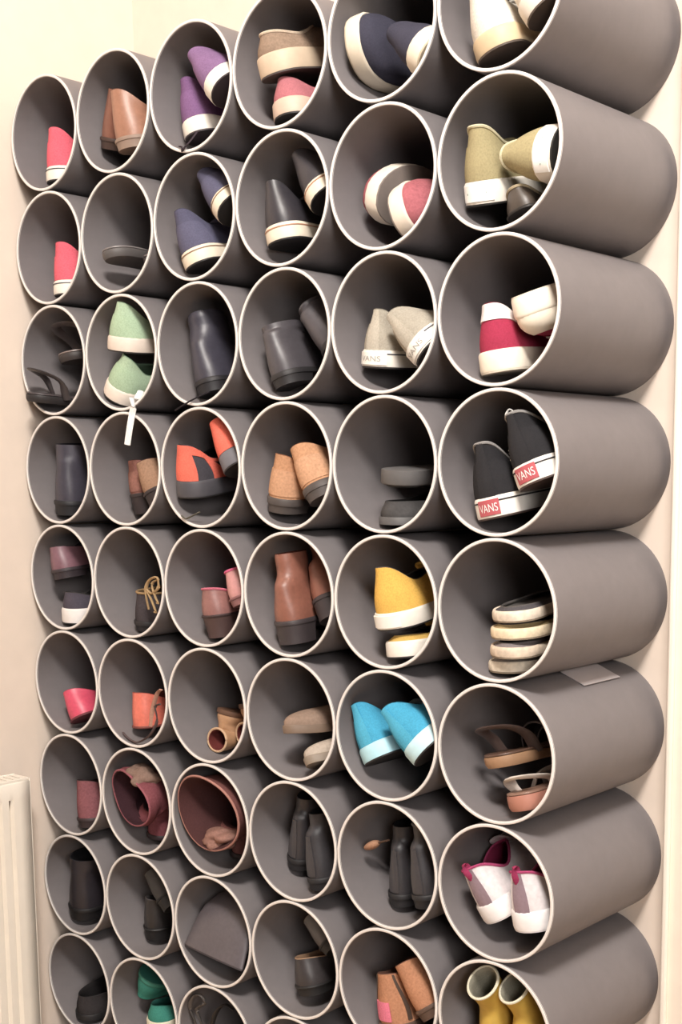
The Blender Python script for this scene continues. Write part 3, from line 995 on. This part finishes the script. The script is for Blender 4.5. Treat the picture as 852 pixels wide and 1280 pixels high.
put(3, 6, BOOT, 'bootie', 'small tan bootie lying with its dark red opening to the room', 282, 890, .06, L=.17, wh=.025, wb=.033, wt=.028, up='b5875e', upk='leather', lining='6a2a26', sole='6a4a36', heel=.002, zh=.028, zs=.028, zf=.03, tb=.024, cw=.02, shaft=dict(H=.052, bend=85, rx=.02, ry=.022), trim='c9a27c', roll=172, cat='boot')
put(3, 6, BOOT, 'bootie', 'small tan bootie resting against the pipe wall beside its mate', 296, 876, .055, side=-1, L=.17, wh=.025, wb=.033, wt=.028, up='b5875e', upk='leather', lining='6a2a26', sole='6a4a36', heel=.002, zh=.028, zs=.028, zf=.03, tb=.024, cw=.02, shaft=dict(H=.05, bend=85, rx=.02, ry=.022), trim='c9a27c', roll=188, cat='boot')
TXT[3, 7] = 'a wide-open reddish brown suede boot'
sb = put(3, 7, BOOT, 'slouch_boot', 'reddish brown suede boot with wide open shaft filling the pipe mouth', 0, 0, .065, at=(-.006, -.087), up='7a4a46', upk='suede', lining='4a2a2a', sole='2c1f22', L=.17, wh=.026, wb=.034, wt=.028, heel=.004, zh=.045, zs=.045, zf=.047, tb=.028,
    shaft=dict(H=.125, bend=96, rx=.045, ry=.05, rx1=.068, ry1=.074, wob=.1, seed=11), trim='a87468', cat='boot')
lump(sb, 276, 1048, .035, (.044, .03, .021), -8, '93695c', 'folded_cuff', 5)
TXT[3, 8] = 'a folded dark grey boot shaft that fills its mouth'
put(3, 8, BOOT, 'slouch_boot', 'dark grey leather boot whose folded shaft fills the pipe mouth', 0, 0, .115, at=(-.012, -.088), up='5a5358', upk='leather', lining='4a4448', sole='242223', L=.17, wh=.026, wb=.034, wt=.028, heel=.004, zh=.07, zs=.07, zf=.072, tb=.03,
    shaft=dict(H=.2, bend=150, rx=.03, ry=.045, rx1=.012, ry1=.076, wob=.05, seed=21), cat='boot')
TXT[3, 9] = 'black strappy buckled sandals'
sd = put(3, 9, 'sandal', 'sandal', 'black leather sandal with raised ankle strap and buckle', 262, 1352, .02, sole='1f1d1c', bed='3c3634', strap='two', strapc='3a3533', cat='sandal', th=.02)
hang(sd, [(248, 1300, .03), (243, 1275, .02), (236, 1258, .015), (238, 1246, .012), (250, 1244, .012), (256, 1254, .014), (246, 1262, .012), (252, 1280, .016), (256, 1300, .03)], .0045, '56504d', 'ankle_strap', .45, kind='leather')
hang(sd, [(262, 1300, .04), (268, 1270, .03), (280, 1256, .03), (292, 1262, .04)], .0045, '2e2a29', 'ankle_strap', .45, kind='leather')
# ---- column 4
TXT[4, 1] = 'a tan platform shoe stacked on a dusky pink one'
put(4, 1, VANS, 'sneaker', 'dusky pink canvas sneaker with cream sole under the tan platform shoe', 344, 152, .004, roll=16, fox='c8ad98', up='b0646c', lining='7a4048', zh=.06, zs=.05, zf=.065, stripe=None)
put(4, 1, VANS, 'platform_shoe', 'tan platform shoe with thick beige sole on top of the pink sneaker', 336, 103, .004, side=-1, roll=2, pitch=5, fox='c8b094', fh=.032, up='8f7763', upk='suede', lining='4a3d36', zh=.062, zs=.055, zf=.07, stripe=None, sole='4c4240', wh=.033, laces=None, trim='cbb59c')
TXT[4, 2] = 'black leather sneakers with cream foxing'
BK = dict(up='353238', upk='leather', lining='1f1d20', sole='1d1b1c', stripe='b07a5a')
put(4, 2, VANS, 'sneaker', 'black leather sneaker standing upright with cream foxing', 350, 298, .015, roll=4, pitch=3, fox=CREAM, **BK)
put(4, 2, VANS, 'sneaker', 'black leather sneaker tilted against the pipe wall above its mate', 391, 238, .01, side=-1, roll=48, fox=CREAM, **BK)
TXT[4, 3] = 'charcoal lace-up leather boots'
put(4, 3, BOOT, 'ankle_boot', 'charcoal leather lace-up boot standing upright', 362, 492, .02, roll=4, up='4a464b', upk='leather', lining='252326', sole='2a282a', shaft=dict(H=.015, rx=.04, ry=.026), cat='boot', heel=.012, laces='38353a', zh=.072, zs=.072, zf=.074, wb=.034, wt=.028, cw=.026, wh=.028)
put(4, 3, BOOT, 'ankle_boot', 'charcoal leather lace-up boot tipped over beside its mate', 412, 440, .01, side=-1, roll=58, up='4a464b', upk='leather', lining='252326', sole='2a282a', shaft=dict(H=.015, rx=.04, ry=.026, wob=.06), cat='boot', heel=.012, laces='38353a', zh=.072, zs=.072, zf=.074, wb=.034, wt=.028, cw=.026, wh=.028)
TXT[4, 4] = 'caramel suede shoes with dark soles'
TAN = dict(up='c08b62', upk='suede', lining='7a4e34', sole='4b4340', heel=.012, base=.012, zh=.08, zs=.06, zf=.08, counter='c4926c')
put(4, 4, SHOE, 'suede_shoe', 'caramel suede shoe standing upright on a dark sole', 336, 640, .006, roll=-12, **TAN)
put(4, 4, SHOE, 'suede_shoe', 'caramel suede shoe leaning on its mate, propped on the pipe wall', 393, 618, .006, side=-1, roll=28, **TAN)
TXT[4, 5] = 'brown leather ankle boots with dark heels'
BR = dict(up='8a5442', upk='leather', lining='5a2f24', sole='3b3335', heel=.03, base=.008, zh=.062, zs=.062, zf=.064, cw=.024, tb=.028, L=.215, wb=.033, wt=.025, shaft=dict(H=.055, rx=.03, ry=.021, wob=.04), cat='boot', wh=.029)
put(4, 5, BOOT, 'ankle_boot', 'brown leather ankle boot standing upright on a dark block heel', 362, 808, .01, roll=-2, **BR)
put(4, 5, BOOT, 'ankle_boot', 'brown leather ankle boot leaning into the pipe wall above its mate', 394, 758, .03, side=-1, roll=24, **BR)
TXT[4, 6] = 'taupe slippers'
put(4, 6, MULE, 'slipper', 'pale taupe slipper with its toe to the room, beside a browner one', 398, 950, .0, yaw=180, ref='toe', roll=-22, up='b0a192', upk='felt', lining='6a5b50', sole='877868', side=-1, tb=.022, zf=.036)
put(4, 6, MULE, 'slipper', 'brownish taupe slipper with its toe to the room, beside a paler one', 374, 924, .0, yaw=176, ref='toe', roll=-4, up='8f7766', upk='felt', lining='6a5b50', sole='77614f', tb=.022, zf=.036)
TXT[4, 7] = 'tall black ankle boots, below the taupe slippers'
BL = dict(up='38363a', upk='leather', lining='232225', sole='262426', heel=.012, L=.21, shaft=dict(H=.035, rx=.034, ry=.021), cat='boot', zh=.08, zs=.08, zf=.082, cw=.022, wh=.023, wb=.031, wt=.024, tb=.03, strip='3e3c40')
put(4, 7, BOOT, 'ankle_boot', 'black leather ankle boot below the taupe slippers, the higher of its pair', 349, 1098, .045, roll=-4, **BL)
put(4, 7, BOOT, 'ankle_boot', 'black leather ankle boot below the taupe slippers, close to the pipe wall', 394, 1116, .03, side=-1, roll=3, **BL)
TXT[4, 8] = 'black loafers with tan insoles'
put(4, 8, FLAT, 'loafer', 'black leather loafer with tan insole on the bottom of its pipe', 378, 1240, .02, roll=12, up='3a3536', upk='leather', lining='a07c5c', sole='211f1f', zh=.05, heel=.012, zs=.042)
put(4, 8, FLAT, 'loafer', 'black leather loafer tipped sideways above its mate', 412, 1180, .02, side=-1, roll=50, up='45403f', upk='leather', lining='5a4a40', sole='211f1f', zh=.055, heel=.012, c1=.5, zf=.07, zs=.05)

# ---- column 5
TXT[5, 1] = 'dark navy sneakers with cream soles, in the top row'
NV = dict(up='3c3b4a', lining='232330', stripe=None, sole='b8a88c')
put(5, 1, VANS, 'sneaker', 'dark navy canvas sneaker on its side with the cream sole to the pipe wall', 424, 58, .01, roll=86, fox=CREAM, wh=.033, zh=.06, yaw=180, ref='toe', wb=.043, wt=.041, toe=2.8, laces=None, zf=.06, zs=.05, **NV)
put(5, 1, VANS, 'sneaker', 'dark navy canvas sneaker tilted with its cream sole resting on the pipe', 535, 66, .005, side=-1, roll=52, fox=CREAM, zh=.08, laces=None, zf=.06, **NV)
TXT[5, 2] = 'dusky rose sneakers lying sole to sole'
RS = dict(up='a85a62', upk='suede', lining='7a3a44', stripe=None, sole='7d726c', wh=.03, wb=.041, wt=.039, toe=2.8, zh=.06, zs=.05, zf=.06, laces=None)
put(5, 2, VANS, 'sneaker', 'dusky rose sneaker deeper in its pipe, showing its grey sole', 480, 232, .03, roll=-75, fox='e3d6c4', yaw=180, ref='toe', **RS)
put(5, 2, VANS, 'sneaker', 'dusky rose sneaker at the front, its cream sole against its mate', 484, 264, .0, side=-1, roll=70, fox='e3d6c4', yaw=180, ref='toe', **RS)
TXT[5, 3] = 'stone grey sneakers with white foxing'
ST = dict(zh=.084, zs=.054, zf=.055, tb=.026, wb=.034, up='a49c8c', lining='6b655a', counter='a49c8c', strip='b3ab9b', plate='e9e6dd', plate_txt=('VANS', 'a09c95', .28, .66))
put(5, 3, VANS, 'sneaker', 'stone grey canvas sneaker tilted away from its mate, heel out', 456, 464, .015, roll=-12, fox=WHITE, **ST)
put(5, 3, VANS, 'sneaker', 'stone grey canvas sneaker propped on the pipe wall beside its mate', 537, 455, .01, side=-1, roll=40, fox=WHITE, **ST)
TXT[5, 4] = 'plain charcoal slippers, one sole up'
put(5, 4, MULE, 'slipper', 'charcoal felt slipper lying flat beneath its mate', 482, 658, .01, roll=2, up='4b4949', upk='felt', lining='3a3838', sole='5b5959', zh=.034, zs=.034, zf=.045, base=.012, tb=.028, wh=.031)
put(5, 4, MULE, 'slipper', 'charcoal felt slipper lying upside down with its flat sole up', 488, 588, .01, side=-1, roll=176, up='4b4949', upk='felt', lining='3a3838', sole='636161', zh=.024, zs=.024, zf=.034, base=.022, tb=.018, wh=.033)
TXT[5, 5] = 'mustard yellow sneakers, one stacked on the other'
YL = dict(up='e0ac2e', lining='4a4440', stripe=None)
put(5, 5, VANS, 'sneaker', 'mustard yellow canvas sneaker squashed flat under its mate', 496, 816, .01, roll=6, fox=WHITE, zh=.034, zs=.033, zf=.04, tb=.02, fh=.026, up='d0a43c', lining='4a4440', stripe=None)
put(5, 5, VANS, 'sneaker', 'mustard yellow canvas sneaker stacked on top of its mate', 482, 788, .0, side=-1, roll=8, fox=WHITE, wh=.033, plate='e9e6dd', **YL)
TXT[5, 6] = 'turquoise sneakers'
TQ = dict(up='2a9fc6', lining='1c4c5c', counter='2a9fc6', strip='37abd0', stripe=None, wh=.034)
put(5, 6, VANS, 'sneaker', 'turquoise canvas sneaker standing more upright than its mate', 462, 946, .01, roll=30, fox='a8dcea', **TQ)
put(5, 6, VANS, 'sneaker', 'turquoise canvas sneaker tipped over with its pale sole to the pipe wall', 543, 950, .0, side=-1, roll=52, fox='b9e2ec', **TQ)
TXT[5, 7] = 'black ankle boots with a tan pull tab'
b5 = put(5, 7, BOOT, 'ankle_boot', 'black leather ankle boot with a tan pull tab, deeper in its pipe', 492, 1128, .045, roll=0, **BL)
put(5, 7, BOOT, 'ankle_boot', 'black leather ankle boot nearest the pipe wall, next to the one with the tan tab', 534, 1143, .02, side=-1, roll=2, **K(BL, trim='6a6a6c'))
hang(b5, [(486, 1050, .052), (478, 1052, .049), (472, 1054, .047)], .003, '6a5040', 'pull_tab', .6)
hang(b5, [(473, 1053, .047), (466, 1056, .045), (457, 1060, .043)], .0095, 'b08060', 'pull_tab', .7)
TXT[5, 8] = 'a tan suede shoe with a pink heel patch'
put(5, 8, SHOE, 'suede_shoe', 'tan suede shoe with pink heel patch and dark laces', 496, 1290, .01, roll=0, up='b57c58', upk='suede', lining='6a4638', sole='5a4438', zh=.085, zs=.075, zf=.085, laces=None, wh=.034,
    panels=[('heel_patch', 'e0708c', 'canvas', -.1, .6, .05, .4), ('heel_seam', '4a3a30', 'leather', .5, .62, .05, .98), ('heel_seam', '4a3a30', 'leather', -.62, -.52, .05, .98)])
put(5, 8, SHOE, 'suede_shoe', 'tan suede shoe leaning on the one with the pink patch', 545, 1280, .01, side=-1, roll=35, up='b57c58', upk='suede', lining='6a4638', sole='5a4438', zh=.08, zs=.07, zf=.08, laces=None)

# ---- column 6
TXT[6, 1] = 'white sneakers with tan soles, in the top row'
WT = dict(up='ddd5c8', lining='8a8078', stripe=None, sole='55483e', wh=.033)
put(6, 1, VANS, 'sneaker', 'white canvas sneaker with tan gum sole on the bottom of its pipe', 608, 70, .0, roll=12, pitch=6, fox='cdb48c', **WT)
put(6, 1, VANS, 'sneaker', 'white canvas sneaker tilted above its mate in the top row', 688, 12, .0, side=-1, roll=40, fox='e0d6c8', **WT)
TXT[6, 2] = 'olive khaki sneakers with white foxing'
OL = dict(up='a3966a', lining='6b6248', counter='a3966a', trim='c9c09a', plate='f2f2ee', plate_txt=('_', '6f8f86', .07, .6), sole='23211f', stripe=None, fh=.032)
put(6, 2, VANS, 'sneaker', 'olive khaki canvas sneaker standing upright with white heel plate', 598, 268, .005, roll=-6, fox=WHITE, **K(OL, zh=.1, zs=.075, wh=.029))
put(6, 2, FLAT, 'ballet_flat', 'small dark brown flat with beige edge between the olive sneakers', 642, 258, .02, roll=20, up='4a4038', upk='leather', lining='8a8580', sole='2c2724', trim='a89878', zh=.034, zs=.026, zf=.026, L=.11, wh=.022, wb=.027, wt=.023, cw=.022)
put(6, 2, VANS, 'sneaker', 'olive khaki canvas sneaker tipped with its sole to the pipe wall', 704, 190, .0, side=-1, roll=68, fox=WHITE, **K(OL, wh=.033, zh=.085))
TXT[6, 3] = 'raspberry red sneakers with white soles, one upside down'
RD = dict(up='a82348', lining='5c1a2c', stripe=None, sole='d8cbb6', fh=.03)
put(6, 3, VANS, 'sneaker', 'raspberry red sneaker with white heel collar, standing upright', 614, 473, .005, roll=2, fox='ece0cc', panels=[('heel_collar', 'efe6e6', 'leather', -1.5, 1.5, .62, .99)], **K(RD, zh=.092, zs=.07))
put(6, 3, VANS, 'sneaker', 'raspberry red sneaker lying upside down on its mate with pale sole up', 660, 324, .004, side=-1, yaw=180, ref='toe', roll=168, toe_cap='e9dcc6', fox='ece0cc', **K(RD, zh=.06, zs=.05, zf=.056, tb=.034, wt=.034, wb=.04))
TXT[6, 4] = 'black sneakers with red heel plates and white laces'
BV = dict(up='262528', lining='1c1b1d', counter='2a292c', trim='8d8a88', strip='2c2b2e', plate='bd4f58', plate_a=.25, plate_txt=('VANS', 'f3eeea'), laces='efece6', stripe='2a2628', sole='4a3a34', fh=.031)
put(6, 4, VANS, 'sneaker', 'black canvas sneaker with red heel plate, standing flat on the bottom', 614, 651, .0, roll=4, fox='efe9df', **K(BV, zh=.104, zs=.072, zf=.085, wh=.033))
bs = put(6, 4, VANS, 'sneaker', 'black canvas sneaker with red heel plate, tilted above its mate', 680, 606, .0, side=-1, roll=24, fox='efe9df', **K(BV, zh=.1, zs=.072, zf=.085, wh=.033))
hang(bs, [(644, 516, .02), (636, 512, .016), (632, 522, .016), (637, 534, .018), (640, 541, .02)], .0018, 'efece6', 'loose_lace')
for px, py in ((638, 553), (638, 566), (640, 578), (644, 590)):
    hang(bs, [(px - 2, py - 3, .018), (px + 3, py + 1, .018), (px + 2, py + 4, .018)], .002, 'efece6', 'lace_eyelet')
TXT[6, 5] = 'a stack of four rope-soled espadrilles'
ES = dict(L=.235, fh=.0165, foxk='rope', fox='d9c6ae', up='6e6866', lining='57524f', sole='8a7a66', c1=.6, zh=.021, zs=.02, zf=.024, tb=.012, spring=.0, outk='rope', wh=.033, bulge=.001)
for i, (px, py, yw, rl, colr, uc, lab) in enumerate([(620, 846, 4, 2, 'd8cab4', '8a8078', 'at the bottom of the stack of four'), (630, 826, 0, 3, 'cdb9a2', '7a7070', 'second from the bottom of the stack of four'),
                                                      (632, 804, 3, 4, 'ddc9a6', 'a08a5c', 'second from the top of the stack of four'), (634, 783, 0, 5, 'd9c9b4', '4f4b4e', 'on top of the stack of four')]):
    put(6, 5, ES, 'espadrille', 'rope-soled canvas espadrille ' + lab, px, py, .0, side=1 if i % 2 else -1, yaw=yw, roll=rl, group='espadrilles stacked in one pipe', **{'fox': colr, 'up': uc})
TXT[6, 6] = 'brown sandals with wooden soles'
put(6, 6, 'sandal', 'sandal', 'brown leather sandal with pinkish sole and pale strap on the bottom', 662, 1018, .004, roll=8, sole='b3745f', bed='8c6a58', strap='cross', strapc='d9d0c6', th=.022, cat='sandal', side=1, L=.22, sh=.55)
put(6, 6, 'sandal', 'sandal', 'brown strappy sandal with wooden sole lying across the other', 620, 994, .004, yaw=8, roll=4, pitch=-2, side=-1, sole='9a7350', bed='5c4234', strap='two', strapc='4a3a36', th=.016, cat='sandal', L=.22, sh=.75)
TXT[6, 7] = 'white trainers with magenta lining'
WM = dict(up='ded6d8', upk='leather', lining='96204e', fox='e6e2e2', sole='cfcaca', stripe=None, laces='e8e4e4', strip='8e7884', trim='b03a6c', tab='a02858', zh=.086, zs=.06, zf=.082, cw=.031)
put(6, 7, RUN, 'trainer', 'white leather trainer with magenta lining, tilted higher in its pipe', 622, 1152, .005, roll=22, yaw=4, pitch=18, **WM)
put(6, 7, RUN, 'trainer', 'white leather trainer with magenta lining, upright at the bottom', 674, 1190, .0, side=-1, roll=2, **WM)
TXT[6, 8] = 'yellow rain boots with clear tops'
YB = dict(L=.17, wh=.025, wb=.033, wt=.028, up='c9a21e', upk='rubber', lining='8f8a78', sole='8a7018', heel=.004, zh=.055, zs=.055, zf=.057, tb=.03, cw=.024, shaft=dict(H=.085, bend=35, rx=.024, ry=.02, rx1=.026, ry1=.022), trim='d8d2b8', cat='boot')
put(6, 8, BOOT, 'rain_boot', 'small yellow rain boot with pale rim, standing upright', 604, 1344, .03, roll=-2, **YB)
put(6, 8, BOOT, 'rain_boot', 'small yellow rain boot leaning on its mate', 640, 1346, .03, side=-1, roll=8, **YB)

# ------------------------------------------------------------------ the pipes themselves
for c in range(1, 7):
    for r in range(1, 11):
        if (c, r) in TXT:
            add_pipe(c, r, 'grey plastic pipe holding ' + TXT[c, r])
        elif r == 9:
            add_pipe(c, r, 'empty grey plastic pipe in the lowest row but one')
        else:
            add_pipe(c, r, 'empty grey plastic pipe lying on the floor')

# card wedged between two pipes at the rack's open end
v, f = bbox(-.022, .022, -.05, .05, -.0004, .0004)
o = mesh_obj('paper_card', v, f, mat('b9b1b1', 'paint'), None, smooth=False)  # white card toned grey: the shade on it is put into its colour
tag(o, 'small white card wedged between two pipes at the end of the rack', 'card')
off = .037
o.location = ((6 - 4) * PITCH + off, .19, (4 - 6) * PITCH + math.sqrt(.0993 ** 2 - off ** 2) + .0005)
o.rotation_euler = (0, math.asin(off / .0993), 0)
